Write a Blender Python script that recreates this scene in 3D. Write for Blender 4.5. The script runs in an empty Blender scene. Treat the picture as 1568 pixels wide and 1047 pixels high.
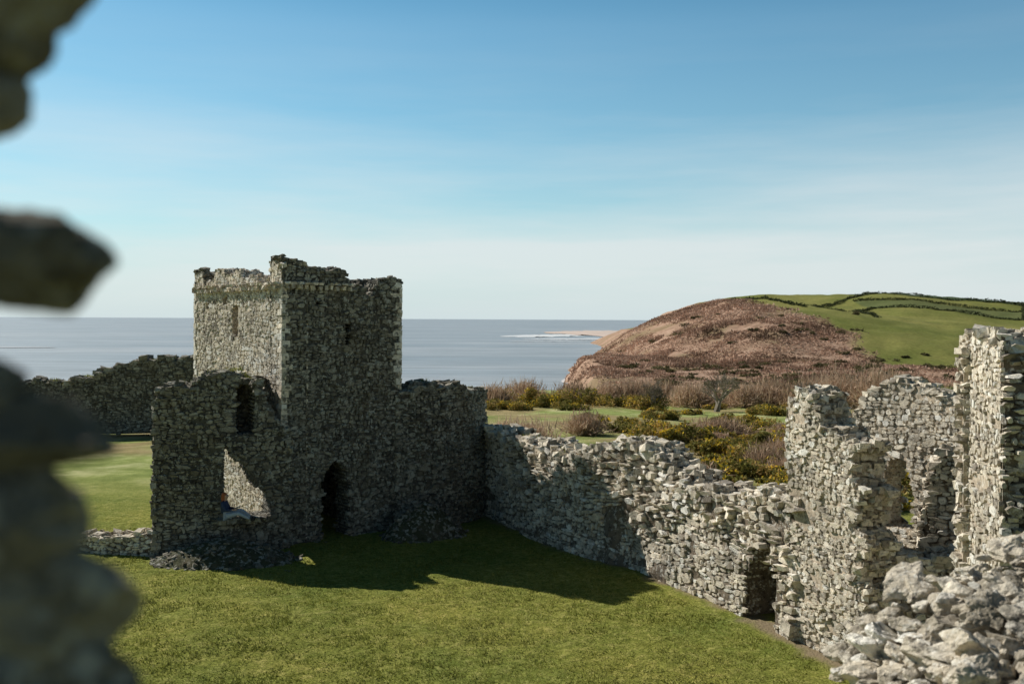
import bpy, bmesh, math, random
import numpy as np
from mathutils import Vector, Matrix, Euler, noise as mn
random.seed(7); rng=np.random.default_rng(7)
scene=bpy.context.scene
R=random.random
def U(a,b): return a+(b-a)*random.random()

# ------------------------------------------------------------------ noise
TAB=rng.random((256,256))
def vnoise(x,y,s=0):
    x=np.asarray(x,float)+s*17.3; y=np.asarray(y,float)+s*9.1
    xi=np.floor(x).astype(int); yi=np.floor(y).astype(int)
    fx=x-xi; fy=y-yi; fx=fx*fx*(3-2*fx); fy=fy*fy*(3-2*fy)
    a=TAB[xi%256,yi%256]; b=TAB[(xi+1)%256,yi%256]; c=TAB[xi%256,(yi+1)%256]; d=TAB[(xi+1)%256,(yi+1)%256]
    return (a*(1-fx)+b*fx)*(1-fy)+(c*(1-fx)+d*fx)*fy*1.0
def fnoise(x,y,s=0,o=4):
    t=0;a=1;n=0
    for k in range(o):
        t=t+a*(vnoise(np.asarray(x)*2**k,np.asarray(y)*2**k,s+k)-.5); n+=a; a*=.5
    return t/n
def ss(a,b,x):
    t=np.clip((np.asarray(x,float)-a)/(b-a),0,1); return t*t*(3-2*t)

# ------------------------------------------------------------------ materials
def newmat(name):
    m=bpy.data.materials.new(name); m.use_nodes=True
    nt=m.node_tree; b=nt.nodes['Principled BSDF']; return m,nt,b
def N(nt,t,**k):
    n=nt.nodes.new(t)
    for a,v in k.items(): setattr(n,a,v)
    return n
def ramp(nt,fac,stops):
    r=N(nt,'ShaderNodeValToRGB'); e=r.color_ramp.elements
    while len(e)<len(stops): e.new(.5)
    for i,(p,c) in enumerate(stops):
        e[i].position=p; e[i].color=(c[0],c[1],c[2],1) if hasattr(c,'__len__') else (c,c,c,1)
    nt.links.new(fac,r.inputs[0]); return r.outputs[0]
def noise(nt,scale,detail=4,rough=.6,vec=None,sc=None):
    g=N(nt,'ShaderNodeNewGeometry') if vec is None else None
    v=g.outputs['Position'] if vec is None else vec
    if sc:
        mp=N(nt,'ShaderNodeMapping'); mp.inputs['Scale'].default_value=sc
        nt.links.new(v,mp.inputs[0]); v=mp.outputs[0]
    n=N(nt,'ShaderNodeTexNoise'); n.inputs['Scale'].default_value=scale
    n.inputs['Detail'].default_value=detail; n.inputs['Roughness'].default_value=rough
    nt.links.new(v,n.inputs['Vector']); return n.outputs['Fac']
def mix(nt,f,a,b,mode='MIX'):
    m=N(nt,'ShaderNodeMix',data_type='RGBA',blend_type=mode)
    for s,v in ((m.inputs[0],f),(m.inputs[6],a),(m.inputs[7],b)):
        if isinstance(v,(int,float)): s.default_value=v
        elif isinstance(v,tuple): s.default_value=(*v,1)
        else: nt.links.new(v,s)
    return m.outputs[2]
def attr(nt,name):
    a=N(nt,'ShaderNodeAttribute'); a.attribute_name=name; return a.outputs['Fac']
def bump(nt,b,h,strength,dist):
    n=N(nt,'ShaderNodeBump'); n.inputs['Strength'].default_value=strength; n.inputs['Distance'].default_value=dist
    nt.links.new(h,n.inputs['Height']); nt.links.new(n.outputs[0],b.inputs['Normal'])

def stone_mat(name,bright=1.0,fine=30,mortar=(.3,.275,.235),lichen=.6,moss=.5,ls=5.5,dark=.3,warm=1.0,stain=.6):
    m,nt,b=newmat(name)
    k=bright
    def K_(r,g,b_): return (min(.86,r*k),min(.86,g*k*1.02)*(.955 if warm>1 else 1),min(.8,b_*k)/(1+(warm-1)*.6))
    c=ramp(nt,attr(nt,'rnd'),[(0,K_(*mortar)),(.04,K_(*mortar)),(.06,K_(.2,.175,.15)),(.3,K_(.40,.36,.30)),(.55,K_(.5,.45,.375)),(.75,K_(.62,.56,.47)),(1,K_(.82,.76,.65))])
    n1=noise(nt,1.1,5,.65); n2=noise(nt,fine*.25,6,.7); n3=noise(nt,fine,4,.6)
    c=mix(nt,1.0,c,ramp(nt,n1,[(.3,.75),(.7,1.2)]),'MULTIPLY')
    c=mix(nt,1.0,c,ramp(nt,n2,[(.34,dark),(.46,.92),(.72,1.25)]),'MULTIPLY')
    c=mix(nt,ramp(nt,noise(nt,ls,6,.75),[(.54,0),(.60,lichen)]),c,K_(.84,.81,.73))
    c=mix(nt,ramp(nt,noise(nt,.8,6,.75,sc=(1,1,.6)),[(.50,0),(.64,moss)]),c,(.145,.12,.08))
    c=mix(nt,ramp(nt,noise(nt,ls*.6,6,.8,sc=(1.1,1.3,1)),[(.56,0),(.64,stain)]),c,(.10,.09,.08))
    nt.links.new(c,b.inputs['Base Color']); b.inputs['Roughness'].default_value=.95
    b.inputs['Specular IOR Level'].default_value=.1
    bump(nt,b,mix(nt,.5,n2,n3),.8,.05)
    return m
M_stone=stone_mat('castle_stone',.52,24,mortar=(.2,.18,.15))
M_shade=stone_mat('shaded_wall_stone',.55,24,mortar=(.2,.185,.165),lichen=1.,moss=.6,stain=.85)  # shade put into the colour: darker copy for walls facing away from the sun
M_tower=stone_mat('tower_sunlit_stone',1.35,24,mortar=(.5,.44,.36),moss=.15,warm=1.12,stain=.5,dark=.4)  # sunlight put into the colour: lighter copy for the tower's lit left face
M_curt=stone_mat('curtain_stone',1.4,24,mortar=(.14,.115,.09),moss=.35,warm=1.12,stain=.8)  # albedo raised to paint in the curtain wall's sunlit brightness
M_near=stone_mat('near_sunlit_stone',1.35,36,mortar=(.4,.34,.27),moss=.3,warm=1.14,stain=.75)  # albedo raised likewise, sunlit brightness painted into the near ruins
M_rub=stone_mat('rubble_stone',1.25,40,mortar=(.24,.175,.125),moss=.55,ls=9,warm=1.14,stain=.85)
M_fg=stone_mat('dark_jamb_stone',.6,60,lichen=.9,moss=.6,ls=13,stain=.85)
M_heap=stone_mat('mossy_rubble',.5,30,mortar=(.16,.16,.09),moss=.8,lichen=1.)

def leaf_mat(name,stops,rough=.8,trans=.3):
    m,nt,b=newmat(name)
    c=ramp(nt,attr(nt,'rnd'),stops)
    c=mix(nt,1.0,c,ramp(nt,noise(nt,.35,3,.6),[(.35,.75),(.65,1.2)]),'MULTIPLY')
    nt.links.new(c,b.inputs['Base Color']); b.inputs['Roughness'].default_value=rough
    b.inputs['Specular IOR Level'].default_value=.2
    t=N(nt,'ShaderNodeBsdfTranslucent'); nt.links.new(c,t.inputs[0])
    ms=N(nt,'ShaderNodeMixShader'); ms.inputs[0].default_value=trans
    nt.links.new(b.outputs[0],ms.inputs[1]); nt.links.new(t.outputs[0],ms.inputs[2])
    nt.links.new(ms.outputs[0],nt.nodes['Material Output'].inputs[0])
    return m
M_gorse=leaf_mat('gorse_foliage',[(0,(.08,.07,.015)),(.35,(.24,.23,.055)),(.6,(.42,.28,.09)),(.74,(.55,.36,.13)),(.8,(.8,.52,.03)),(1,(.85,.62,.05))])
M_brown=leaf_mat('bare_scrub',[(0,(.26,.17,.11)),(.5,(.5,.35,.23)),(1,(.7,.54,.4))])
M_scrub=leaf_mat('hill_scrub',[(0,(.17,.11,.07)),(.5,(.42,.265,.185)),(1,(.62,.43,.32))],trans=.15)
M_hedge=leaf_mat('hedge_leaves',[(0,(.03,.04,.015)),(1,(.09,.10,.04))])
M_bush=leaf_mat('hill_bush',[(0,(.06,.055,.02)),(1,(.2,.17,.08))])
M_blade=leaf_mat('grass_blades',[(0,(.13,.15,.024)),(.6,(.26,.27,.055)),(1,(.42,.4,.13))])
M_bark=leaf_mat('bark',[(0,(.2,.165,.13)),(1,(.4,.34,.27))],trans=0)

# ------------------------------------------------------------------ mesh builder
class MB:
    def __init__(s): s.v=[];s.f=[];s.r=[]
    def quad(s,a,b,c,d,r):
        i=len(s.v); s.v+= [a,b,c,d]; s.f.append((i,i+1,i+2,i+3)); s.r.append(r)
    def obj(s,name,mat,parent=None,smooth=False):
        me=bpy.data.meshes.new(name); me.from_pydata(s.v,[],s.f); me.update()
        a=me.attributes.new('rnd','FLOAT','FACE'); a.data.foreach_set('value',s.r)
        me.materials.append(mat)
        o=bpy.data.objects.new(name,me); scene.collection.objects.link(o)
        if parent: o.parent=parent
        if smooth: me.polygons.foreach_set('use_smooth',[True]*len(me.polygons))
        return o
    def stone(s,O,Uv,N_,su,sw,pr,r):
        i=len(s.v); n=random.choice((5,6,6,7)); ph=U(0,1); ca=U(-.25,.25)
        pts=[]
        for k in range(n):
            a=(k+ph+U(-.25,.25))/n*6.2832
            x=math.cos(a); z=math.sin(a)
            m=max(abs(x),abs(z))**.7; x=x/m*1.06*U(.85,1.1); z=z/m*1.06*U(.85,1.1)
            x*=su; z*=sw; pts.append((x-z*ca,z+x*ca))
        tx=U(-.5,.5)*pr/max(su,.05); tz=U(-.3,.5)*pr/max(sw,.05)
        for (x,z) in pts:
            s.v.append((O[0]+Uv[0]*x-N_[0]*.06,O[1]+Uv[1]*x-N_[1]*.06,O[2]+z))
        f=U(.7,.88) if pr>.03 else U(.82,.95)
        for (x,z) in pts:
            x*=f;z*=f; p=max(.003,pr+tx*x+tz*z)
            s.v.append((O[0]+Uv[0]*x+N_[0]*p,O[1]+Uv[1]*x+N_[1]*p,O[2]+z))
        s.f.append(tuple(i+n+k for k in range(n))); s.r.append(r)
        for k in range(n):
            l=(k+1)%n; s.f.append((i+k,i+l,i+n+l,i+n+k)); s.r.append(r)
    def chunk(s,c,sx,sy,sz,r,tilt=.35,ang=None):
        i=len(s.v)
        a=U(0,6.28) if ang is None else ang+U(-.35,.35)
        M=Matrix.Rotation(a,3,'Z')@Matrix.Rotation(U(-tilt,tilt),3,'X')@Matrix.Rotation(U(-tilt,tilt),3,'Y')
        for z in (-1,1):
            for (x,y) in ((-1,-1),(1,-1),(1,1),(-1,1)):
                v=M@Vector((x*sx*U(.5,1.1),y*sy*U(.5,1.1),z*sz*U(.6,1.1)))
                s.v.append((c[0]+v.x,c[1]+v.y,c[2]+v.z))
        for q in ((3,2,1,0),(4,5,6,7),(0,1,5,4),(1,2,6,5),(2,3,7,6),(3,0,4,7)):
            s.f.append(tuple(i+k for k in q)); s.r.append(r)

def srnd():
    r=random.random()
    if r<.15: return U(.8,1)
    if r<.36: return U(.06,.25)
    return U(.25,.75)

class Path:
    def __init__(s,pts):
        s.p=[Vector(p) for p in pts]; s.L=[0]
        for a,b in zip(s.p,s.p[1:]): s.L.append(s.L[-1]+(b-a).length)
        s.d=[(b-a).normalized() for a,b in zip(s.p,s.p[1:])]
        s.len=s.L[-1]
    def at(s,u):
        k=0
        while k<len(s.d)-1 and u>s.L[k+1]: k+=1
        p=s.p[k]+s.d[k]*(u-s.L[k])
        seg=s.L[k+1]-s.L[k]; t=(u-s.L[k])/seg; d=s.d[k].copy()
        if t>.5 and k<len(s.d)-1: d=s.d[k].lerp(s.d[k+1],min(.5,(t-.5)))
        if t<.5 and k>0: d=s.d[k].lerp(s.d[k-1],min(.5,(.5-t)))
        d.normalize()
        return p,d,Vector((d.y,-d.x))

TOPS=[]
def wall(name,pts,thick,tops,z0=-.3,holes=(),cell=.2,rag=.15,mat=None,back=True,caps=(True,True),parent=None,
         hrow=(.09,.19),wst=(.06,.2),pr=(.01,.06),solidf=None,chunk=(.08,.2),hch=(.03,.06),batter=0,seed=0,tone=0,prz=None,bulge=.14,lose=.0,wav=.18):
    P=Path(pts); mb=MB(); zt=max(t[1] for t in tops)+.4
    tu=[t[0] for t in tops]; tz=[t[1] for t in tops]
    hs=[U(-1,1) for _ in range(400)]
    def top(u):
        return float(np.interp(u,tu,tz))+rag*.7*hs[int(max(0,u)/.33)%400]+rag*2*float(vnoise(u*.9,seed+3.3)-.5)
    def D(u,z):
        if u<0 or u>P.len or z>top(u): return thick
        if solidf and not solidf(u,z): return thick
        for h in holes:
            d=h(u,z)
            if d: return min(d,thick)
        return 0.
    TOPS.append((name,P,top,thick))
    nu=max(1,int(round(P.len/cell))); cu=P.len/nu; nz=int((zt-z0)/cell)+1
    G=[[D((i+.5)*cu,z0+(j+.5)*cell) for j in range(nz)] for i in range(nu)]
    free=caps[0] or caps[1]
    def bul(u,z): return (bulge if free else .0)*float(fnoise(u*.45+seed,z*.45,seed%7,3))+(bulge*.4 if free else 0)*float(fnoise(u*1.7+seed,z*1.9,3,2))
    def off(u,z,t): return (batter*max(0,(3-z))+bul(u,z)) if t<thick*.5 else 0
    def pt(u,z,t):
        p,d,n=P.at(min(max(u,0),P.len)); q=p-n*(t-off(u,z,t))
        return (q.x,q.y,z)
    ins=.03
    for i in range(nu):
        u0=i*cu;u1=u0+cu
        for j in range(nz):
            za=z0+j*cell; zb=za+cell; d=G[i][j]
            if d<thick:
                mb.quad(pt(u0,za,d+ins),pt(u1,za,d+ins),pt(u1,zb,d+ins),pt(u0,zb,d+ins),0.)
                mb.quad(pt(u1,za,thick-ins),pt(u0,za,thick-ins),pt(u0,zb,thick-ins),pt(u1,zb,thick-ins),0.)
            for (di,dj) in ((1,0),(0,1)):
                i2,j2=i+di,j+dj
                e=G[i2][j2] if (i2<nu and j2<nz) else thick
                if i2>=nu and not caps[1]: continue
                if abs(e-d)>.01:
                    a,b=sorted((d,e)); b=min(b,thick-ins); a+=ins
                    if di: q=(pt(u1,za,a),pt(u1,za,b),pt(u1,zb,b),pt(u1,zb,a))
                    else: q=(pt(u0,zb,a),pt(u1,zb,a),pt(u1,zb,b),pt(u0,zb,b))
                    mb.quad(*q,0.)
                    inhole=any(h(u1 if di else (u0+u1)/2,(za+zb)/2) or h(u0,(za+zb)/2) or h(u1+cu*.5,(za+zb)/2) or h((u0+u1)/2,zb+.1) for h in holes) and za<top(u0)-.4
                    ch=hch if inhole else chunk
                    t=a+U(.02,.12)
                    while t<b-.02:
                        s1=U(*ch)
                        uu=(u1 if di else (u0+u1)/2)+U(-.06,.06); zz=((za+zb)/2 if di else zb)+U(-.05,.05)
                        if inhole: uu=(u1 if di else (u0+u1)/2); zz=((za+zb)/2 if di else zb)
                        p=pt(uu,zz,min(t,thick-.1)); _,dd,_n=P.at(min(max(uu,0),P.len))
                        mb.chunk(p,s1,s1*U(.6,1),s1*U(.35,.6),srnd(),.3,math.atan2(dd.y,dd.x))
                        t+=s1*U(1.1,1.7)+(.08 if inhole else 0)
            if i==0 and d<thick and caps[0]:
                mb.quad(pt(0,za,d),pt(0,za,thick),pt(0,zb,thick),pt(0,zb,d),0.)
                t=.1
                while t<thick:
                    s1=U(*chunk); p=pt(0,(za+zb)/2,t); mb.chunk(p,s1*.6,s1,s1*.5,srnd(),.15,math.atan2(P.d[0].y,P.d[0].x)); t+=s1*1.5
    sides=[0,1] if back else [0]
    for sd in sides:
        z=z0
        while z<zt:
            h=U(*hrow); u=U(-.2,0)
            while u<P.len:
                w=U(*wst)*2*(.6+h*2.4)*(1.6 if R()<.14 else 1)*(.5 if R()<.3 else 1); uc=u+w/2
                zc=z+h/2+wav*float(fnoise(uc*.9,z*.7+seed,2,3))*2+U(-.025,.025)
                if 0<uc<P.len:
                    d=D(uc,zc)
                    if d<thick and random.random()>.06 and (lose==0 or float(fnoise(uc*.8,zc*1.1,seed+2,3))<lose):
                        if sd==0:
                            p=pt(uc,zc,d); _,dd,n=P.at(uc)
                        else:
                            p=pt(uc,zc,thick); _,dd,n=P.at(uc); n=-n
                        su=min(w/2-.002,uc+.02 if not caps[0] else 9,P.len-uc+.02 if not caps[1] else 9)
                        rr=min(1,max(.06,srnd()+tone+.4*float(vnoise(uc*.5,zc*.5,seed)-.5)))
                        ppr=U(*pr)*(prz(uc,zc) if prz else 1)
                        if su>.03:
                            if h>.13 and R()<.4:
                                mb.stone((p[0],p[1],p[2]-h*.25),dd,n,su,h*.25,ppr,rr)
                                mb.stone((p[0],p[1],p[2]+h*.25),dd,n,su*U(.7,1),h*.25,ppr*U(.5,1.2),min(1,max(.06,srnd()+tone)))
                            else: mb.stone(p,dd,n,su,h/2*U(.75,1.25),ppr,rr)
                u+=w
            z+=h
    return mb.obj(name,mat or M_stone,parent)
def empty(name,loc=(0,0,0)):
    e=bpy.data.objects.new(name,None); scene.collection.objects.link(e); e.location=loc; return e
def arch(u0,u1,za,zb,depth):
    c=(u0+u1)/2; w=(u1-u0)/2; zs=zb-w*1.5
    def f(u,z):
        if u<u0 or u>u1 or z<za or z>zb: return 0
        if z<zs: return depth
        return depth if abs(u-c)<w*math.sqrt(max(0,1-((z-zs)/(zb-zs))**1.4)) else 0
    return f
def rect(u0,u1,za,zb,depth):
    return lambda u,z: depth if (u0<u<u1 and za<z<zb) else 0

# ------------------------------------------------------------------ keep / gatehouse
keep=empty('castle_gatehouse_tower')
Lb=(-13.3,41.7); C=(-8.08,35.0); Rr=(-4.23,38.0); Bk=(-9.45,44.7)
wall('left_face',[Lb,C],1.0,[(0,9.95),(.7,9.85),(1,9.45),(2,9.5),(2.3,9.85),(3,9.9),(3.3,9.6),(4.5,9.7),(5.2,9.4),(6,9.55),(6.6,9.15),(7.3,9.1),(7.5,10.0),(8.5,9.95)],
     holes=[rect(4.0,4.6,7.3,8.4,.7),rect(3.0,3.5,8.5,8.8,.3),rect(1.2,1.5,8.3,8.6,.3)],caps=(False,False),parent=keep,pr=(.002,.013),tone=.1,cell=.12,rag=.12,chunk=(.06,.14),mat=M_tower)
wall('right_face',[C,Rr],1.0,[(0,10.0),(.7,9.95),(.85,9.55),(1.2,9.75),(2.1,9.65),(2.4,9.7),(2.75,8.95),(3.1,9.15),(3.4,8.75),(3.75,8.95),(3.9,9.4),(4.9,9.45)],
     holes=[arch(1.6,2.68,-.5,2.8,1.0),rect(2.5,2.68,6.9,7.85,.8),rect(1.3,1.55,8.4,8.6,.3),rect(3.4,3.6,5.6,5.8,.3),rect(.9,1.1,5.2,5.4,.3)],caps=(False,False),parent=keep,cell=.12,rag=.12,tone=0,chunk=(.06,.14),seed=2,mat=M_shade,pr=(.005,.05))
wall('back_right_face',[Rr,Bk],1.0,[(0,9.4),(3,9.3),(5,9.0),(8.5,9.4)],caps=(False,False),parent=keep,seed=4,cell=.25)
wall('back_left_face',[Bk,Lb],1.0,[(0,9.4),(2,9.2),(4.88,9.8)],caps=(False,False),parent=keep,seed=5,cell=.25)
q=MB()
for (c,e1,e2,zb) in ((C,Lb,Rr,3.6),(Lb,Bk,C,0),(Rr,C,Bk,5.2)):
    z=zb+.1; k=0
    c=Vector(c); d1=(Vector(e1)-c).normalized(); d2=(Vector(e2)-c).normalized()
    while z<9.3:
        h=U(.13,.26); a,b=(.36,.2) if k%2 else (.18,.34); a*=U(.6,1.3); b*=U(.6,1.3)
        i=len(q.v); o=c-(d1+d2)*.025
        for zz in (z,z+h-.015):
            for p in (o,o+d1*a,o+d1*a+d2*b,o+d2*b):
                q.v.append((p.x+U(-.02,.02),p.y+U(-.02,.02),zz+U(-.012,.012)))
        r=U(.5,1)
        for f in ((3,2,1,0),(4,5,6,7),(0,1,5,4),(1,2,6,5),(2,3,7,6),(3,0,4,7)):
            q.f.append(tuple(i+x for x in f)); q.r.append(r)
        z+=h;k+=1
for (a,b) in ((Lb,C),(C,Rr)):
    P=Path([a,b]); u=.1
    while u<P.len-.1:
        w=U(.1,.18); p,d,n=P.at(u+w/2)
        if a is C and u>2.6: break
        cc=p+n*.06
        q.chunk((cc.x,cc.y,9.08+U(-.03,.03)),w*.55,.13,.09,U(.2,.8),.08,math.atan2(d.y,d.x))
        if R()<.75:
            cc=p+n*.08; q.chunk((cc.x,cc.y,9.22),w*.8,.17,.05,U(.3,.9),.08,math.atan2(d.y,d.x))
        u+=w*1.7
q.obj('quoins_and_corbels',M_tower,keep)

PA=[(-11.95,33.3),(-9.8,33.75),(-7.75,34.75)]
def winA(u,z):
    if 2.2<u<3.85 and z>1.12+max(0,(2.5-u))*.2:
        t=(u-2.2)/1.65
        if z<3.55-2.1*max(0,t-.12)+.12*math.sin(u*9): return 1.2
    return 0
wall('forebuilding_wall',PA,1.2,[(0,5.1),(.2,5.6),(.9,5.7),(1.3,5.35),(1.4,5.95),(2.9,6.15),(3.35,5.75),(3.6,5.1),(4.0,4.4),(4.6,3.9)],
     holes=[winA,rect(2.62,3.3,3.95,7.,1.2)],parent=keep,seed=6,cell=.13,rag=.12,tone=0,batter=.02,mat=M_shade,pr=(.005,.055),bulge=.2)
wall('inner_passage_wall',[(-10.3,35.2),(-8.95,35.85)],.4,[(0,5.8),(1.7,5.8)],z0=3.7,parent=keep,seed=7,cell=.25)  # made-up backing wall, added so the slot reads dark
mb=MB()  # invented roof slab and side blocks, added to keep light out of the slot
for k in range(7):
    for j in range(4):
        mb.chunk((-10.3+k*.2,34.35+j*.4+k*.09,5.75+U(-.04,.06)),.2,.26,.1,srnd(),.15,.4)
        if k<2: 
            for zz in range(9): mb.chunk((-10.25+k*.15,34.5+j*.3,3.8+zz*.25),.15,.2,.14,srnd()*.5,.1,.4)
mb.obj('slot_shade_cover',M_stone,keep)

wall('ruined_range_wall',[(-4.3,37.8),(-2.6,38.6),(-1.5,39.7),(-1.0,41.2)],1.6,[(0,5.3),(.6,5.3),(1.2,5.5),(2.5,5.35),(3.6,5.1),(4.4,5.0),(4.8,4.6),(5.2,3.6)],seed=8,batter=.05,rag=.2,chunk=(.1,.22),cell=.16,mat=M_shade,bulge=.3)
def niche(u,z):
    return .9 if (16.1<u<17.5 and z<2.3-1.4*abs(u-16.9)+.2*math.sin(u*13)) else 0
wall('curtain_wall',[(-1.1,41),(1.95,34.5),(4.2,31.7),(6.5,26.9),(7.15,25.0)],1.3,
     [(0,3.5),(2,3.3),(4.7,3.3),(7.4,3.35),(8.2,3.5),(9.2,3.95),(10.3,3.95),(11.5,3.55),(13,3.15),(14.3,2.9),(16,3.15),(17,3.3),(18,3.4)],
     holes=[niche],seed=9,rag=.3,pr=(.02,.12),hrow=(.07,.25),wst=(.05,.22),chunk=(.07,.26),batter=.07,tone=.1,caps=(False,True),mat=M_curt,cell=.16,
     prz=lambda u,z: .25+1.4*ss(.35,.65,vnoise(u*.5,z*.5,5))*ss(0.5,2.2,z),bulge=.5,lose=.18,wav=.3)
def fragS(u,z):
    return u<3.05-.12*z+.16*math.sin(z*5.1)+.12*math.sin(z*11.3)
wall('tower_fragment_wall',[(7.05,25.3),(8.3,21.5)],.95,[(0,6.0),(.5,6.2),(1.0,6.1),(1.3,5.35),(2.5,5.2),(4,5.1)],solidf=fragS,seed=10,
     rag=.15,pr=(.004,.035),hrow=(.06,.17),wst=(.04,.17),chunk=(.08,.18),mat=M_near,tone=.08,cell=.13,bulge=.25,lose=.22)
wall('chapel_ruin_wall',[(10.1,29.2),(12.0,25.7)],.9,[(0,5.1),(.3,5.7),(.9,6.15),(1.8,6.3),(2.6,6.15),(3.3,5.8),(4,5.2)],
     holes=[arch(.95,2.0,2.2,4.2,.9)],seed=11,mat=M_near,tone=.05,cell=.13,pr=(.004,.035),lose=.25)
wall('broken_cross_wall',[(10.15,24.7),(10.9,24.3),(12.2,24.0)],.9,[(0,2.9),(.2,3.8),(.5,4.7),(1.0,4.9),(1.8,4.6),(2.8,4.4)],seed=12,mat=M_curt,rag=.25,cell=.16,bulge=.3)
wall('low_ruin_wall',[(8.5,22.9),(9.5,23.0),(11.5,22.3)],1.2,[(0,1.4),(.6,2.4),(2,2.5),(4,2.8)],seed=13,mat=M_curt,rag=.2,chunk=(.12,.25),bulge=.3)
east=empty('corner_turret_ruin')
TA,TB,TC=(9.55,21.2),(9.0,18.3),(13.,17.2)
wall('lit_face',[TA,TB],1.0,[(0,7.45),(1,7.6),(2,7.5),(3,7.65)],parent=east,seed=14,mat=M_near,caps=(False,False),tone=.08,cell=.13,rag=.18,hrow=(.06,.18),wst=(.04,.18),pr=(.004,.035),lose=.22)
def brk(u,z):
    return .45 if u>.45+.25*math.sin(z*2.3)+.15*math.sin(z*7) and fnoise(u*1.2,z*1.2,3,2)>-.2 else 0
wall('broken_face',[TB,TC],1.0,[(0,7.6),(1,7.8),(4,8.0)],holes=[brk],parent=east,seed=15,mat=M_curt,caps=(False,False),pr=(.02,.16),cell=.13,chunk=(.07,.16),hch=(.06,.13),rag=.2)
wall('rear_face',[(13.,20.),TA],.8,[(0,7.6),(4,7.5)],parent=east,seed=16,mat=M_near,cell=.25)
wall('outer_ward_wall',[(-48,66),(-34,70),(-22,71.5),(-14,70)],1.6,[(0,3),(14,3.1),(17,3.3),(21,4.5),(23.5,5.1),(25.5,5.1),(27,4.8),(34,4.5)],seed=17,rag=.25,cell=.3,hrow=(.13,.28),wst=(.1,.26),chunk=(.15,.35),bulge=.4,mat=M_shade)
wall('footing_wall',[(-15.5,34.2),(-13.2,33.6),(-11.9,33.4)],.9,[(0,.3),(1,.45),(2.3,.5),(4,.7)],seed=18,rag=.12,tone=.2,mat=M_curt)

def heap(name,cx,cy,rx,ry,h,n,ang=0,seed=0):
    mb=MB()
    def hz(x,y):
        a=math.cos(ang)*(x-cx)+math.sin(ang)*(y-cy); b=-math.sin(ang)*(x-cx)+math.cos(ang)*(y-cy)
        rr=math.sqrt((a/rx)**2+(b/ry)**2); return h*max(0,1-rr**1.5)-.08+.2*float(fnoise(x*1.5,y*1.5,4,3))
    s=.1
    nx=int(2.4*max(rx,ry)/s)
    for i in range(-nx//2,nx//2):
        for j in range(-nx//2,nx//2):
            x=cx+i*s;y=cy+j*s
            if max(hz(x,y),hz(x+s,y+s))>-.05:
                mb.quad((x,y,hz(x,y)),(x+s,y,hz(x+s,y)),(x+s,y+s,hz(x+s,y+s)),(x,y+s,hz(x,y+s)),.02)
    for k in range(n):
        a=U(0,6.28);r=math.sqrt(R())*1.02; px=rx*r*math.cos(a);py=ry*r*math.sin(a)
        x=cx+math.cos(ang)*px-math.sin(ang)*py; y=cy+math.sin(ang)*px+math.cos(ang)*py
        s1=U(.03,.1)*(1.6 if R()<.1 else 1); mb.chunk((x,y,max(0,hz(x,y))-s1*.15),s1,s1*.8,s1*.5,srnd(),.4)
    return mb.obj(name,M_heap)
heap('rubble_heap',-9.5,32.95,2.5,1.4,.8,300,.12)
heap('rubble_heap',-3.2,36.9,1.7,1.3,1.3,240,.6)

# ------------------------------------------------------------------ rocks (near)
def rock(mbv,c,s,rot,lvl,seed,amp=.07,cuts=13,dr=(.5,.85)):
    bm=bmesh.new(); bmesh.ops.create_icosphere(bm,subdivisions=lvl,radius=1)
    v=np.array([x.co[:] for x in bm.verts]); f=[tuple(x.index for x in fc.verts) for fc in bm.faces]; bm.free()
    rg=np.random.default_rng(seed)
    for k in range(cuts):
        n=rg.normal(size=3); n/=np.linalg.norm(n); d=rg.uniform(*dr)
        v-=np.maximum(0,v@n-d)[:,None]*n
    for i in range(len(v)):
        p=Vector(v[i]); q=p*1.7+Vector((seed*3.1,0,seed*1.7))
        v[i]*=1+amp*2*mn.fractal(q,1,2,4)+amp*.6*mn.noise(q*6)
    M=np.array(rot.to_matrix())
    v=(v*np.array(s))@M.T+np.array(c)
    i0=len(mbv.v); mbv.v+= [tuple(x) for x in v]; r=rg.uniform(.2,.98)
    mbv.f+= [tuple(i0+k for k in t) for t in f]; mbv.r+=[r]*len(f)
wall('rubble_wall',[(3.2,7.3),(7.0,6.9)],1.9,[(0,4.4),(.3,4.9),(.8,5.35),(2,5.75),(3.8,6.1)],z0=0,seed=20,mat=M_rub,rag=.1,cell=.2)
mb=MB(); xs=[2.9,3.15,3.7,5.,7.]; zs=[4.4,5.0,5.45,5.85,6.25]
for k in range(520):
    y=U(7.1,9.3); x=3.0+4.*R()**1.2
    z=float(np.interp(x,xs,zs))+U(-.12,.05)+.16*(y-7.5)/1.8
    s=U(.03,.11)*(2.2 if R()<.17 else 1)
    rock(mb,(x,y,z),(s*1.35,s,s*.6),Euler((U(-.4,.4),U(-.4,.4),U(0,6.28))),4 if s>.1 else 3,k+5,.12)
for k in range(110):
    z=U(4.0,5.4); x=float(np.interp(z,[4.2,4.95,5.4],[2.9,3.15,3.6]))+U(-.1,.1); s=U(.06,.15)
    rock(mb,(x,U(7.1,8.8),z),(s*1.1,s,s*.6),Euler((U(-.3,.3),U(-.3,.3),U(0,6.28))),4,k+705,.12)
for (x,y,z,s,a) in ((3.45,7.4,5.36,.23,.3),(3.95,8.2,5.62,.24,1.),(4.6,7.6,5.72,.22,.2),(3.2,7.9,5.0,.2,2)):
    rock(mb,(x,y,z),(s*1.3,s,s*.6),Euler((.1,-.15,a)),5,int(s*1000+x*77),.13)
o=mb.obj('loose_wall_stones',M_rub)

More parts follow.
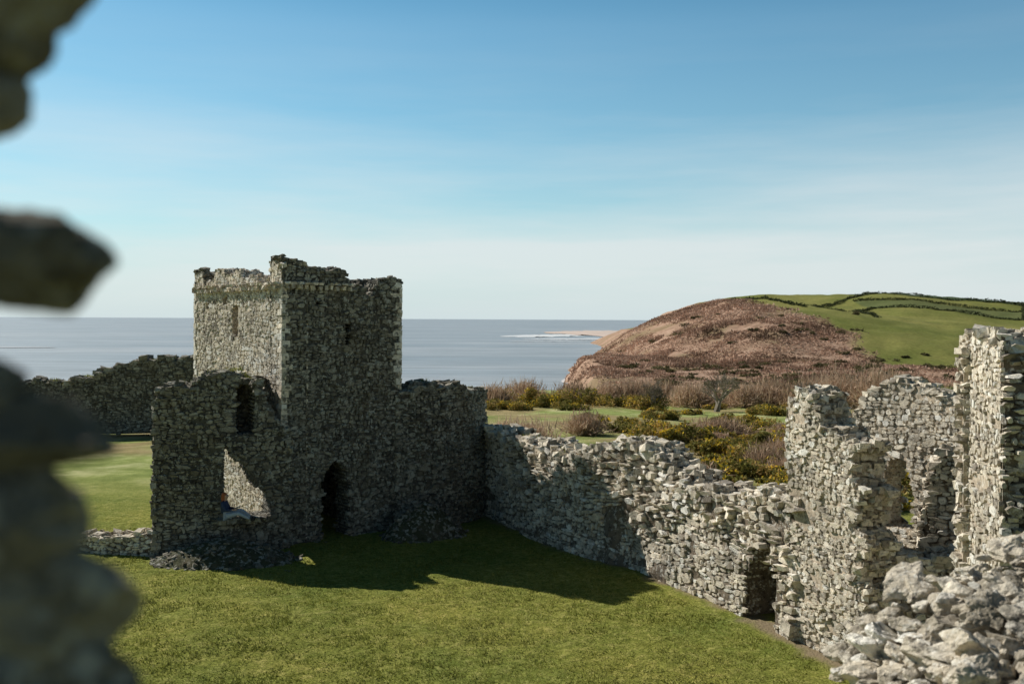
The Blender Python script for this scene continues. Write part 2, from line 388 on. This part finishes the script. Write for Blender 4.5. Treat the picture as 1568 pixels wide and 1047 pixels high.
mb=MB()
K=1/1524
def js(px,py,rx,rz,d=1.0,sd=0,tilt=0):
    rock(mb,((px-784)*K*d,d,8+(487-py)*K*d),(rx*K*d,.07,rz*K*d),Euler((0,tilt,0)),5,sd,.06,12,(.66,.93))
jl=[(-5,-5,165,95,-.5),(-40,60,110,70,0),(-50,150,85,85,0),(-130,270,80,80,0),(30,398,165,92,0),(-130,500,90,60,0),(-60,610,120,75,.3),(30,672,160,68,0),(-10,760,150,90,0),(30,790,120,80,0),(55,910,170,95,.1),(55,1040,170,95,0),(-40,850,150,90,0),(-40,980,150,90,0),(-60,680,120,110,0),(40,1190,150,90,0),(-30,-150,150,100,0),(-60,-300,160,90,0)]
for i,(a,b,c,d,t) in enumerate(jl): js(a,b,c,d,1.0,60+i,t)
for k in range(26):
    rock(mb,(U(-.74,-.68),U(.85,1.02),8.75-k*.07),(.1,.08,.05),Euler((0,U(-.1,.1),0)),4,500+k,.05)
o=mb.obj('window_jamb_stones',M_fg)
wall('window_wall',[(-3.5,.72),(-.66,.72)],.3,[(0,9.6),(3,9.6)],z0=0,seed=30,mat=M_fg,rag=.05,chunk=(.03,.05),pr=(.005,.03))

# ------------------------------------------------------------------ terrain
def coast(x,y): return ss(-8,14,x-.057*y-np.maximum(0,np.asarray(y,float)-610)*.55-3*fnoise(y*.05,3.,1,3)*4)
def terr(x,y,detail=True):
    x=np.asarray(x,float);y=np.asarray(y,float)
    pl=-3*ss(45,150,y)-.5*ss(9,20,x)
    yd=np.interp(x,[-60,-12,-6,0,60,200,400],[80,80,105,150,165,200,260])
    land=coast(x,y); val=-36+22*land
    z=pl+(val-pl)*ss(0,90,y-yd)
    R1=np.interp(x,[22,38,58,81,100,118,145,200,260,330,420,700],[-40,-34,-19,-3,6,13,20,19,12,5,0,-4])
    z1=-36+(R1+36)*ss(330,690,y)*(1-1.0*ss(700,900,y)*ss(170,100,x)-.6*ss(720,1000,y)*ss(100,170,x))
    R2=np.interp(x,[120,150,175,197,228,315,345,415,488,700,1200],[-40,0,20,26,29,32,32.5,28,22,12,6])
    z2=-36+(R2+36)*ss(430,950,y)*(1-.5*ss(1000,1500,y))
    k=.35
    m=np.maximum(z1,z2); h=np.maximum(k*8-np.abs(z1-z2),0)/(k*8); m=m+h*h*.7
    z=np.where(y>200,np.maximum(z,m),z)
    far=ss(150,320,y)
    z=z+far*(fnoise(x*.02,y*.02,5,5)*9)*np.where(z>-34,1,.2)
    near=1-ss(60,200,y)
    z=z+(.18*fnoise(x*.12,y*.12,2,3)+.05*fnoise(x*1.1,y*1.1,8,2))*near
    z=z+.5*fnoise(x*.09,y*.09,12,3)*ss(50,70,y)*(1-ss(140,200,y))
    z=z+.35*np.exp(-(((x+8)/5)**2+((y-25)/4)**2))*0.8
    return z
def axis(segs):
    out=[segs[0][0]]
    for a,b,st in segs: out+=list(np.linspace(a,b,max(1,int((b-a)/st))+1)[1:])
    return np.array(out)
X=axis([(-3000,-600,200),(-600,-100,40),(-100,-30,4),(-30,-18,1),(-18,10,.14),(10,30,1),(30,300,2.5),(300,500,5),(500,1500,40)])
Y=axis([(-60,15,5),(15,40,.14),(40,80,1),(80,250,4),(250,1000,4),(1000,1600,40)])
XX,YY=np.meshgrid(X,Y); ZZ=terr(XX,YY)
lawnj=((XX>-18)&(XX<10)&(YY>15)&(YY<40))
ZZ=ZZ+lawnj*((rng.random(XX.shape)-.5)*.03+.06*fnoise(XX*2.2,YY*2.2,3,3))
nx,ny=len(X),len(Y)
co=np.stack([XX,YY,ZZ],-1).reshape(-1,3)
idx=np.arange(nx*ny).reshape(ny,nx)
fq=np.stack([idx[:-1,:-1],idx[:-1,1:],idx[1:,1:],idx[1:,:-1]],-1).reshape(-1,4)
me=bpy.data.meshes.new('ground'); me.from_pydata(co.tolist(),[],fq.tolist()); me.update()
me.polygons.foreach_set('use_smooth',[True]*len(me.polygons))
def bmask(x,y):
    xb=np.interp(y,[380,430,500,600,650,700,800,950],[215,205,185,180,166,150,160,185])
    return ss(-8,8,xb+40*fnoise(x*.03,y*.03,4,4)-x)*ss(240,330,y)
def vattr(n,a):
    t=me.attributes.new(n,'FLOAT','POINT'); t.data.foreach_set('value',np.asarray(a,float).reshape(-1))
BM=bmask(XX,YY); vattr('brown',BM)
BR=np.clip(np.exp(-(((XX-16)/7)**2+((YY-64)/15)**2))*1.3+.6*np.exp(-(((XX-3)/7)**2+((YY-82)/8)**2))+.7*ss(.04,.2,fnoise(XX*.12,YY*.12,6,3))*(YY>50)*(YY<160),0,1); vattr('bracken',BR)
fa=np.where((YY>np.interp(XX,[322,380,437,520],[895,870,850,830]))&(XX>322),1.,0.)+np.where((XX>292)&(YY>np.interp(XX,[292,340,391,470],[800,780,760,740]))&(YY<np.interp(XX,[292,391,437,520],[850,810,790,770])),.6,0); vattr('darkfield',np.clip(fa,0,1))
vattr('ochre',np.where((XX>150)&(XX<230)&(YY>690)&(YY<800),1.,0.))
vattr('lawn',1-ss(40,55,YY))
PC=np.array([(-1.1,41),(1.95,34.5),(4.2,31.7),(6.5,26.9),(7.15,25.0),(8.3,21.5)])
dm=np.full(XX.shape,9.)
for a_,b_ in zip(PC,PC[1:]):
    d=b_-a_; t=np.clip(((XX-a_[0])*d[0]+(YY-a_[1])*d[1])/(d@d),0,1); dm=np.minimum(dm,np.hypot(XX-a_[0]-t*d[0],YY-a_[1]-t*d[1]))
vattr('earth',np.clip(.8-(dm-.15)/.4+fnoise(XX*1.5,YY*1.5,4,3)*2.4,0,1)*(dm<1.6))
m,nt,b=newmat('grass_ground')
n1=noise(nt,.25,6,.65); n2=noise(nt,3.5,6,.7); n3=noise(nt,14,5,.7); n4=noise(nt,.02,5,.6)
lawn=ramp(nt,n2,[(.3,(.14,.165,.03)),(.5,(.245,.262,.06)),(.7,(.39,.37,.12))])
lawn=mix(nt,1.,lawn,ramp(nt,n1,[(.3,(.72,.82,.75)),(.7,(1.28,1.14,1.1))]),'MULTIPLY')
lawn=mix(nt,1.,lawn,ramp(nt,n3,[(.3,.55),(.6,1.15)]),'MULTIPLY')
lawn=mix(nt,attr(nt,'earth'),lawn,(.28,.22,.14))
field=ramp(nt,n1,[(.3,(.18,.24,.06)),(.5,(.31,.36,.11)),(.7,(.52,.5,.26))])
hillg=ramp(nt,n4,[(.35,(.16,.18,.045)),(.65,(.27,.255,.08))])
g=N(nt,'ShaderNodeNewGeometry'); sx=N(nt,'ShaderNodeSeparateXYZ'); nt.links.new(g.outputs['Position'],sx.inputs[0])
mr=N(nt,'ShaderNodeMapRange'); mr.inputs[1].default_value=170; mr.inputs[2].default_value=300; nt.links.new(sx.outputs[1],mr.inputs[0])
c=mix(nt,mr.outputs[0],field,hillg)
c=mix(nt,attr(nt,'darkfield'),c,(.08,.11,.055)); c=mix(nt,attr(nt,'ochre'),c,(.32,.27,.05))
c=mix(nt,1.,c,ramp(nt,noise(nt,.5,5,.7),[(.3,.72),(.7,1.18)]),'MULTIPLY')
brn=ramp(nt,noise(nt,.12,8,.75),[(.3,(.17,.115,.07)),(.5,(.42,.27,.19)),(.7,(.62,.44,.33))])
brn=mix(nt,ramp(nt,noise(nt,.03,6,.7),[(.5,0),(.62,.7)]),brn,(.19,.15,.07))
c=mix(nt,attr(nt,'brown'),c,brn)
brk_=ramp(nt,noise(nt,.6,6,.7),[(.3,(.17,.12,.06)),(.6,(.45,.31,.18))])
c=mix(nt,attr(nt,'bracken'),c,brk_)
c=mix(nt,attr(nt,'lawn'),c,lawn)
nt.links.new(c,b.inputs['Base Color']); b.inputs['Roughness'].default_value=1; b.inputs['Specular IOR Level'].default_value=.05
bump(nt,b,mix(nt,.4,n2,n3),.8,.14)
me.materials.append(m)
ground=bpy.data.objects.new('ground',me); scene.collection.objects.link(ground)

# ------------------------------------------------------------------ sea
m,nt,b=newmat('sea_water')
n1=noise(nt,.004,6,.6,sc=(.35,1.5,1)); n5=noise(nt,.03,6,.7,sc=(.3,1.6,1))
c=ramp(nt,n1,[(.3,(.27,.32,.355)),(.5,(.35,.39,.42)),(.7,(.44,.46,.475))])
c=mix(nt,1.,c,ramp(nt,n5,[(.35,.78),(.6,1.1)]),'MULTIPLY')
nt.links.new(c,b.inputs['Base Color']); b.inputs['Roughness'].default_value=.5; b.inputs['Specular IOR Level'].default_value=.3
bump(nt,b,noise(nt,.12,8,.7,sc=(.5,1.3,1)),.7,1.4)
bm=bmesh.new()
S=60000
for v in ((-S,-2000),(S,-2000),(S,S),(-S,S)): bm.verts.new((v[0],v[1],-30))
bm.faces.new(bm.verts); me=bpy.data.meshes.new('sea'); bm.to_mesh(me); bm.free(); me.materials.append(m)
scene.collection.objects.link(bpy.data.objects.new('sea',me))
def flatpoly(name,pts,z,col,nsc):
    bm=bmesh.new()
    vs=[bm.verts.new((x,y,z)) for x,y in pts]; bm.faces.new(vs)
    bmesh.ops.triangulate(bm,faces=bm.faces)
    me=bpy.data.meshes.new(name); bm.to_mesh(me); bm.free()
    m,nt,b=newmat(name+'_mat'); c=ramp(nt,noise(nt,nsc,5,.6),[(.3,tuple(k*.75 for k in col)),(.7,col)])
    nt.links.new(c,b.inputs['Base Color']); b.inputs['Roughness'].default_value=.9
    me.materials.append(m); o=bpy.data.objects.new(name,me); scene.collection.objects.link(o); return o
def blob(x0,x1,y0,y1,n=40,sd=0,slant=0):
    top=[];bot=[]
    for i in range(n):
        t=i/(n-1); x=x0+(x1-x0)*t; w=math.sin(math.pi*min(1,t*.9+.03))**.7
        yc=(y0+y1)/2+slant*t; hh=(y1-y0)/2*w
        top.append((x,yc+hh*(1+.9*float(fnoise(i*.3,sd,2,3))))); bot.append((x,yc-hh*(1+1.3*float(fnoise(i*.35,sd+5,2,3)))))
    return bot+top[::-1]
flatpoly('surf_line',blob(-25,200,2000,2300,60,1,300),-29.6,(.78,.8,.81),.02)
flatpoly('surf_line',blob(20,230,1800,1920,60,4,100),-29.6,(.72,.74,.76),.02)
flatpoly('surf_line',blob(-5,150,1640,1690,60,6,60),-29.6,(.6,.63,.65),.02)
flatpoly('sandbank',blob(90,520,2150,3300,50,3),-29.2,(.7,.55,.46),.01)
flatpoly('surf_line',blob(30,46,560,640,20,9),-29.5,(.7,.7,.7),.3)
flatpoly('surf_line',blob(-700,-560,1200,1240,20,7),-29.5,(.5,.53,.56),.3)

# ------------------------------------------------------------------ vegetation
def tris_obj(name,V,rn,mat,link=True):
    n=len(V)//3
    me=bpy.data.meshes.new(name); me.vertices.add(len(V)); me.vertices.foreach_set('co',V.astype(np.float32).reshape(-1))
    me.loops.add(len(V)); me.loops.foreach_set('vertex_index',np.arange(len(V),dtype=np.int32))
    me.polygons.add(n); me.polygons.foreach_set('loop_start',np.arange(0,len(V),3,dtype=np.int32)); me.polygons.foreach_set('loop_total',np.full(n,3,dtype=np.int32))
    me.update(calc_edges=True); me.validate()
    a=me.attributes.new('rnd','FLOAT','FACE'); a.data.foreach_set('value',rn.astype(np.float32))
    me.materials.append(mat); o=bpy.data.objects.new(name,me); scene.collection.objects.link(o); return o
def leafcloud(c,r,n,size,seed,lobes=11,flat=.75):
    rg=np.random.default_rng(seed)
    L=rg.normal(size=(lobes,3))*np.array([.5,.5,.24]); L[:,2]=np.abs(L[:,2]); lr=rg.uniform(.2,.5,lobes)
    k=rg.integers(0,lobes,n); d=rg.normal(size=(n,3)); d/=np.linalg.norm(d,axis=1)[:,None]
    p=L[k]+d*(lr[k]*rg.uniform(.5,1.15,n))[:,None]
    up=d[:,2]
    p[:,2]=np.maximum(p[:,2]*flat,-.05); p=p*np.array(r)+np.array(c)
    a=rg.normal(size=(n,3));a/=np.linalg.norm(a,axis=1)[:,None]; b=np.cross(a,rg.normal(size=(n,3))); b/=np.linalg.norm(b,axis=1)[:,None]
    s=(size*rg.uniform(.5,1.3,n))[:,None]
    V=np.stack([p-a*s*.35,p+a*s*.35,p+b*s],1).reshape(-1,3)
    tonek=rg.uniform(-.2,.25,lobes)
    rn=np.clip(rg.random(n)*.55+.1+tonek[k],0,.74)
    fl=(rg.random(n)<.26)&(up>-.1)&(np.sin(p[:,0]*1.9+seed)+np.sin(p[:,1]*2.3+seed)>.1); rn[fl]=rg.uniform(.78,1,fl.sum())
    return V,rn
def twigs(c,r,h,n,w,seed,spread=.9):
    rg=np.random.default_rng(seed)
    base=np.array(c)+np.stack([rg.normal(size=n)*r*.3,rg.normal(size=n)*r*.3,np.zeros(n)],1)
    th=rg.uniform(0,6.28,n); el=rg.uniform(.05,1,n)**.6
    d=np.stack([np.cos(th)*(1-el)*spread*1.9,np.sin(th)*(1-el)*spread*1.9,el],1); 
    L=rg.uniform(.4,.95,n)[:,None]*(.75+.5*vnoise(th*1.3,el*2,seed))[:,None]
    tip=base+d*np.array([r,r,h])*L
    s=rg.uniform(.3,.85,n)[:,None]; st=base+(tip-base)*s+rg.normal(size=(n,3))*.05*h; st[:,2]=np.maximum(st[:,2],c[2])
    tip=tip+rg.normal(size=(n,3))*.08*h
    a=rg.normal(size=(n,3)); a/=np.linalg.norm(a,axis=1)[:,None]; 
    V=np.stack([st-a*w,st+a*w,tip],1).reshape(-1,3); return V,np.clip(rg.random(n)*.7+.3*rg.random(),0,1)
def gz(x,y): return float(terr(x,y))
def gorse(x,y,rx,rz,seed):
    V,rn=leafcloud((x,y,gz(x,y)+.1),(rx,rx*.8,rz),int(3400*min(2.2,rx/2)),.16+.02*rx,seed)
    tris_obj('gorse_bush',V,rn,M_gorse)
gl=[(10.5,70,2.2,2.2),(12.6,71,2.4,2.0),(8.6,76,2.,1.7),(12.5,60,2.0,1.6),(14.5,57,2.2,1.7),(16.6,56,2.0,1.6),(17.6,66,2.4,2.),(20.5,70,2.4,2.),(17,49,1.8,1.4),(18,80,2.6,2.),(15.0,47.5,1.5,1.2),(3.4,118,3.4,3.4),(6.0,120,3.,2.8),(13,120,3,3.0),(16,121,2.6,2.6),(10,122,2.6,2.6),(0.,112,2.5,2.),(14.8,73,1.6,1.5),
    (13.2,46,1.4,1.2),(12,52,1.6,1.3),(26,80,2.4,1.8),(30,84,2.,1.5),(22,92,2.2,1.6),(7,88,1.6,1.2),(29,110,2.6,2),(52,112,2.6,2),(14.5,44,1.3,1.2),(16.5,45,1.4,1.2)]
rb=random.Random(11)
for k in range(26):
    y=rb.uniform(48,88); x=rb.uniform(.13,.3)*y; s=rb.uniform(.7,1.5); gl.append((x,y,s,s*.8))
for k in range(10):
    y=rb.uniform(90,125); x=rb.uniform(2,50); s=rb.uniform(.8,1.7); gl.append((x,y,s,s*.8))
for i,(x,y,a,b_) in enumerate(gl): gorse(x,y,a,b_,100+i)
def shrub(x,y,r,h,seed,w=.03,n=2100,name='bare_shrub'):
    V,rn=twigs((x,y,gz(x,y)),r,h,n,w,seed); tris_obj(name,V,rn,M_brown)
sl=[(1.2,62,2.2,2.2),(-.2,66,1.8,2.0),(5.4,73,1.6,2.0),(-2,116,2.5,3),(1.5,130,3.5,3.4),(20,135,4,4.0),(26,132,3.5,3.6),(38,126,4.,4.8),(42,128,4.5,5.8),(46,124,4.5,5.5),(50,130,4,4.5),(56,122,4,3.6),(61,118,4,3.8),(66,120,4,3.4),(33,130,3,3.4),(17,62,2.4,1.6),(21,66,2.6,1.9),(23.5,74,2.6,2.2),(16,77,2.4,1.8),(19,58,2.2,1.5),(36,75,3,3.0),(40,74,3,2.8),(45,78,3,3.0),(8,128,3,3),(13,132,3,3.2),(71,117,4,3.6),(32,90,2.5,2.2),(30,128,3,3.4),(15,53,1.8,1.3),(19,52,2,1.4),(23,128,3.5,3.8),(35,134,4,4.2),(16,133,3,3.6)]
for k in range(14):
    y=rb.uniform(50,85); x=rb.uniform(.14,.3)*y; s=rb.uniform(.9,1.7); sl.append((x,y,s,s*.8))
for i,(x,y,a,b_) in enumerate(sl): shrub(x,y,a,b_,200+i,w=.02+.0004*y)
def bare_tree(x,y,h,seed):
    rg=random.Random(seed); mb=MB()
    def seg(a,b,ra,rb):
        d=(b-a).normalized(); s=d.orthogonal().normalized(); t=d.cross(s); i=len(mb.v)
        for (p,r) in ((a,ra),(b,rb)):
            for k in range(5):
                q=p+(s*math.cos(k*1.2566)+t*math.sin(k*1.2566))*r; mb.v.append(tuple(q))
        for k in range(5):
            mb.f.append((i+k,i+(k+1)%5,i+5+(k+1)%5,i+5+k)); mb.r.append(rg.random())
    def grow(a,d,L,r,lv):
        b=a+d*L; seg(a,b,r,r*.68)
        if lv==0: return
        for k in range(3 if lv>1 else 4):
            nd=(d+Vector((rg.uniform(-1,1),rg.uniform(-1,1),rg.uniform(-.35,.75)))*.75).normalized()
            grow(a+d*L*rg.uniform(.6,1),nd,L*rg.uniform(.6,.85),max(.018,r*.55),lv-1)
    z=gz(x,y)-.2
    for k in range(3): grow(Vector((x+rg.uniform(-.3,.3),y,z)),Vector((rg.uniform(-.4,.4),rg.uniform(-.4,.4),1)).normalized(),h*.27,h*.03,5)
    mb.obj('bare_tree',M_bark)
bare_tree(24.3,118,6.8,1); bare_tree(17,119,4.4,5); bare_tree(35.5,122,5.,3); bare_tree(48,118,4.,4)
n=42000
x=rng.uniform(30,240,n*3); y=rng.uniform(300,720,n*3)
k=(bmask(x,y)>rng.random(n*3))&(terr(x,y)>-28)&(fnoise(x*.035,y*.035,9,4)>-.18); x=x[k][:n]; y=y[k][:n]; z=terr(x,y); n=len(x)
Vs=[];rs=[]
for q in range(3):
    hh=rng.uniform(.3,1.2,n)*(.5+fnoise(x*.05,y*.05,7,3)*3+.5).clip(.3,2.2)
    p=np.stack([x+rng.normal(size=n)*.7,y+rng.normal(size=n)*.7,z-.2],1); a=rng.uniform(0,3.14,n)
    w=np.stack([np.cos(a),np.sin(a),0*a],1)*rng.uniform(.3,.7,n)[:,None]
    V=np.stack([p-w,p+w,p+np.stack([rng.normal(size=n)*.4,rng.normal(size=n)*.4,hh],1)],1).reshape(-1,3)
    Vs.append(V); rs.append(np.clip(fnoise(x*.04,y*.04,11,4)*2.2+.55+rng.normal(size=n)*.15,0,1))
tris_obj('hillside_scrub',np.concatenate(Vs),np.concatenate(rs),M_scrub)
Vs=[];rs=[];rb=random.Random(3); cnt=0
while cnt<190:
    x=rb.uniform(45,330); y=rb.uniform(310,640)
    if rb.random()>.3+.9*max(0,1-(y-310)/200): continue
    if gz(x,y)<-26 or (x>215 and y>470): continue
    s=rb.uniform(1.2,3.4)
    V,rn=leafcloud((x,y,gz(x,y)),(s*1.5,s*1.3,s),260,.9,900+cnt,6); Vs.append(V); rs.append(np.clip(rn+rb.uniform(-.3,.3),0,1)); cnt+=1
tris_obj('hillside_bushes',np.concatenate(Vs),np.concatenate(rs),M_bush)
def hedge(pts,h,seed,step=1.2):
    P=Path(pts); Vs=[];rs=[]
    n=int(P.len/step); rg=np.random.default_rng(seed); pp=[]
    for i in range(n):
        p,_,_=P.at(i*step); pp.append((p.x,p.y))
    pp=np.array(pp); zz=terr(pp[:,0],pp[:,1]); hv=h*(.3+1.1*vnoise(pp[:,0]*.12,pp[:,1]*.12,seed))
    for q in range(14):
        c=np.stack([pp[:,0],pp[:,1],zz],1)+rg.normal(size=(n,3))*np.array([.7,.7,0])+np.stack([0*hv,0*hv,hv*rg.random(n)],1)
        a=rg.normal(size=(n,3)); b=rg.normal(size=(n,3))
        Vs.append(np.stack([c-a*.5,c+a*.5,c+b*.5],1).reshape(-1,3)); rs.append(rg.random(n))
    tris_obj('hedgerow',np.concatenate(Vs),np.concatenate(rs),M_hedge)
hedge([(165,700),(197,760),(240,810),(322,895),(380,870),(437,850),(520,830)],2.2,1)
hedge([(322,895),(360,940),(430,930),(520,910)],1.8,2)
hedge([(262,770),(292,800),(340,780),(391,760),(470,740)],2.0,3)
hedge([(130,780),(165,700),(190,640)],1.8,4)
hedge([(240,810),(262,770),(250,700),(235,640)],1.6,5)
hedge([(391,760),(437,850)],1.8,6)
hedge([(292,850),(391,810),(437,790),(520,770)],1.6,8)
n=120000
yy=20+18*rng.random(n)**1.4; xx=rng.uniform(-16,8.5,n); keep_=xx<7.9-(yy-22)*.47; xx=xx[keep_]; yy=yy[keep_]; n=len(xx)
zz=terr(xx,yy); a=rng.uniform(0,3.14,n); w=np.stack([np.cos(a),np.sin(a),0*a],1)*rng.uniform(.008,.025,n)[:,None]
pt_=np.stack([xx,yy,zz-.01],1); hh=rng.uniform(.02,.075,n)*(.4+1.2*vnoise(xx*1.6,yy*1.6,3))
V=np.stack([pt_-w,pt_+w,pt_+np.stack([rng.normal(size=n)*.03,rng.normal(size=n)*.03,hh],1)],1).reshape(-1,3)
tris_obj('lawn_grass',V,np.clip(rng.random(n)*.6+vnoise(xx*.5,yy*.5,6)*.5,0,1),M_blade)
Vs=[];rs=[]
for (nm,P,top,th) in TOPS:
    if nm not in('curtain_wall','ruined_range_wall','forebuilding_wall','outer_ward_wall','chapel_ruin_wall'): continue
    k=int(P.len*160); sc=1.6 if nm=='outer_ward_wall' else 1
    for _ in range(k):
        u=U(0,P.len)
        if float(vnoise(u*.8,len(nm)*1.3))<.5: continue
        t=U(.2,th-.15); p,d,nn=P.at(u); q=p-nn*t; z=top(u)-.02; a=U(0,6.28); w=U(.01,.02)*sc
        Vs+= [(q.x-w*math.cos(a),q.y-w*math.sin(a),z),(q.x+w*math.cos(a),q.y+w*math.sin(a),z),(q.x+U(-.07,.07),q.y+U(-.07,.07),z+U(.05,.2)*sc)]
        rs.append(R())
tris_obj('wall_top_grass',np.array(Vs),np.array(rs),M_blade)

# ------------------------------------------------------------------ person seated in the breach
def simple(name,col,rough=.8):
    m,nt,b=newmat(name); c=mix(nt,1.,col,ramp(nt,noise(nt,30,3),[(.3,.8),(.7,1.1)]),'MULTIPLY'); nt.links.new(c,b.inputs['Base Color']); b.inputs['Roughness'].default_value=rough; return m
m_j=simple('navy_jacket',(.035,.06,.13)); m_d=simple('denim',(.42,.5,.6)); m_s=simple('skin',(.62,.4,.3)); m_h=simple('auburn_hair',(.4,.12,.045)); m_b=simple('boots',(.03,.025,.02)); m_p=simple('paper',(.75,.75,.72))
PL=(-9.58,33.42,1.26)
person=empty('seated_person',PL)
def skin(name,joints,edges,mats,root=0):
    me=bpy.data.meshes.new(name); me.from_pydata([j[0] for j in joints],edges,[]); me.update()
    o=bpy.data.objects.new(name,me); scene.collection.objects.link(o); o.parent=person
    md=o.modifiers.new('s','SKIN'); md.use_smooth_shade=True
    for i,j in enumerate(joints):
        sv=me.skin_vertices[0].data[i]; sv.radius=(j[1],j[1]*(j[2] if len(j)>2 else 1)); sv.use_root=(i==root)
    o.modifiers.new('ss','SUBSURF').levels=2; o.modifiers['ss'].render_levels=2
    me.materials.append(mats); return o
skin('jacket',[((0,0,.14),.15),((-.04,0,.3),.14),((-.05,0,.47),.165),((-.03,0,.57),.08),((-.05,.19,.52),.065),((.05,.24,.3),.052),((.25,.14,.3),.04),((-.05,-.19,.52),.065),((.05,-.24,.3),.052),((.25,-.14,.3),.04)],
     [(0,1),(1,2),(2,3),(2,4),(4,5),(5,6),(2,7),(7,8),(8,9)],m_j)
skin('trousers',[((0,0,.11),.15),((.08,.1,.1),.1),((.46,.12,.26),.072),((.78,.12,.04),.05),((.08,-.1,.1),.1),((.46,-.13,.2),.072),((.82,-.13,.02),.05)],[(0,1),(1,2),(2,3),(0,4),(4,5),(5,6)],m_d)
skin('boot_far',[((.8,.12,.02),.05),((.86,.12,-.02),.05),((.96,.12,.02),.035)],[(0,1),(1,2)],m_b)
skin('boot_near',[((.84,-.13,0),.05),((.9,-.13,-.03),.05),((1.,-.13,.02),.035)],[(0,1),(1,2)],m_b)
skin('head',[((-.03,0,.55),.05),((-.01,0,.64),.055),((.02,0,.72),.09),((.01,0,.8),.085)],[(0,1),(1,2),(2,3)],m_s)
skin('nose',[((.09,0,.74),.012),((.115,0,.715),.014)],[(0,1)],m_s)
skin('hair',[((-.01,0,.85),.085),((-.055,0,.77),.1),((-.08,0,.66),.085),((-.09,0,.54),.06)],[(0,1),(1,2),(2,3)],m_h)
for sgn,nm in ((1,'hand_far'),(-1,'hand_near')):
    J=[((.25,.14*sgn,.3),.03),((.31,.12*sgn,.3),.034)]; E=[(0,1)]
    for k in range(4):
        J+=[((.35,(.15-.02*k)*sgn,.305),.009),((.385,(.145-.02*k)*sgn,.29),.008)]; E+=[(1,2+2*k),(2+2*k,3+2*k)]
    J+=[((.29,.085*sgn,.32),.011),((.32,.07*sgn,.325),.009)]; E+=[(0,10),(10,11)]
    skin(nm,J,E,m_s)
bm=bmesh.new(); 
for s in (-1,1):
    vs=[bm.verts.new(p) for p in ((.3,0,.31),(.46,0,.38),(.46,s*.14,.41),(.3,s*.14,.34))]; bm.faces.new(vs)
me=bpy.data.meshes.new('book'); bm.to_mesh(me); bm.free(); me.materials.append(m_p); o=bpy.data.objects.new('book',me); scene.collection.objects.link(o); o.parent=person
person.scale=(1.03,1.03,1.03)
# projecting sill slab the figure sits on
mb=MB()
for k in range(7):
    mb.chunk((-9.75+k*.22,33.5+k*.07,1.17),.16,.34,.09,srnd(),.05,.35)
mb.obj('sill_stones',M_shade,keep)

# ------------------------------------------------------------------ light, sky, camera
az=math.atan2(-.835,.55); el=math.radians(37.5)
S=Vector((math.sin(az)*math.cos(el),math.cos(az)*math.cos(el),math.sin(el)))
sd=bpy.data.lights.new('sun','SUN'); sd.energy=5; sd.angle=math.radians(.53); sd.color=(1,.955,.87)
so=bpy.data.objects.new('sun',sd); scene.collection.objects.link(so); so.rotation_euler=(-S).to_track_quat('-Z','Y').to_euler()
w=bpy.data.worlds.new('World'); scene.world=w; w.use_nodes=True; nt=w.node_tree; bg=nt.nodes['Background']
sky=N(nt,'ShaderNodeTexSky',sky_type='NISHITA'); sky.sun_disc=False; sky.sun_elevation=el; sky.sun_rotation=az%(2*math.pi)
sky.air_density=1.0; sky.dust_density=.2; sky.ozone_density=2.0; sky.altitude=50
tc=N(nt,'ShaderNodeTexCoord'); sp=N(nt,'ShaderNodeSeparateXYZ'); nt.links.new(tc.outputs['Generated'],sp.inputs[0])
skc=mix(nt,1.,sky.outputs[0],(.80,1.36,1.36),'MULTIPLY')
skc=mix(nt,1.,skc,ramp(nt,sp.outputs[2],[(.28,1.),(.55,.55),(1,.4)]),'MULTIPLY')
hz=ramp(nt,sp.outputs[2],[(0,.92),(.03,.8),(.09,.42),(.2,.12),(.32,0)])
skc=mix(nt,hz,skc,(8.2,9.3,9.8))
n1=noise(nt,1.3,7,.55,vec=tc.outputs['Generated'],sc=(1,1,9)); 
band=ramp(nt,sp.outputs[2],[(0,.1),(.03,.5),(.07,.65),(.13,.4),(.22,.12),(.3,.0)])
cm=ramp(nt,n1,[(.42,0.),(.64,1.)])
cf=mix(nt,1.,cm,band,'MULTIPLY')
col=mix(nt,cf,skc,(10.4,10.6,10.6))
mh=N(nt,'ShaderNodeMapRange'); mh.inputs[1].default_value=-1; mh.inputs[2].default_value=1; nt.links.new(sp.outputs[1],mh.inputs[0])
col=mix(nt,1.,col,ramp(nt,mh.outputs[0],[(0,.5),(.5,.65),(.85,1.)]),'MULTIPLY')
nt.links.new(col,bg.inputs[0]); bg.inputs[1].default_value=.078

cd=bpy.data.cameras.new('camera'); cam=bpy.data.objects.new('camera',cd); scene.collection.objects.link(cam); scene.camera=cam
cd.lens=35; cd.sensor_width=36; cd.clip_end=100000; cd.clip_start=.05; cd.shift_y=-.0225
cam.location=(0,0,8)
cam.rotation_euler=(Matrix.Rotation(math.radians(90),3,'X')@Matrix.Rotation(math.radians(.28),3,'Z')).to_euler()
cd.dof.use_dof=True; cd.dof.focus_distance=34; cd.dof.aperture_fstop=1.8
scene.view_settings.view_transform='Standard'; scene.view_settings.look='None'; scene.view_settings.exposure=0
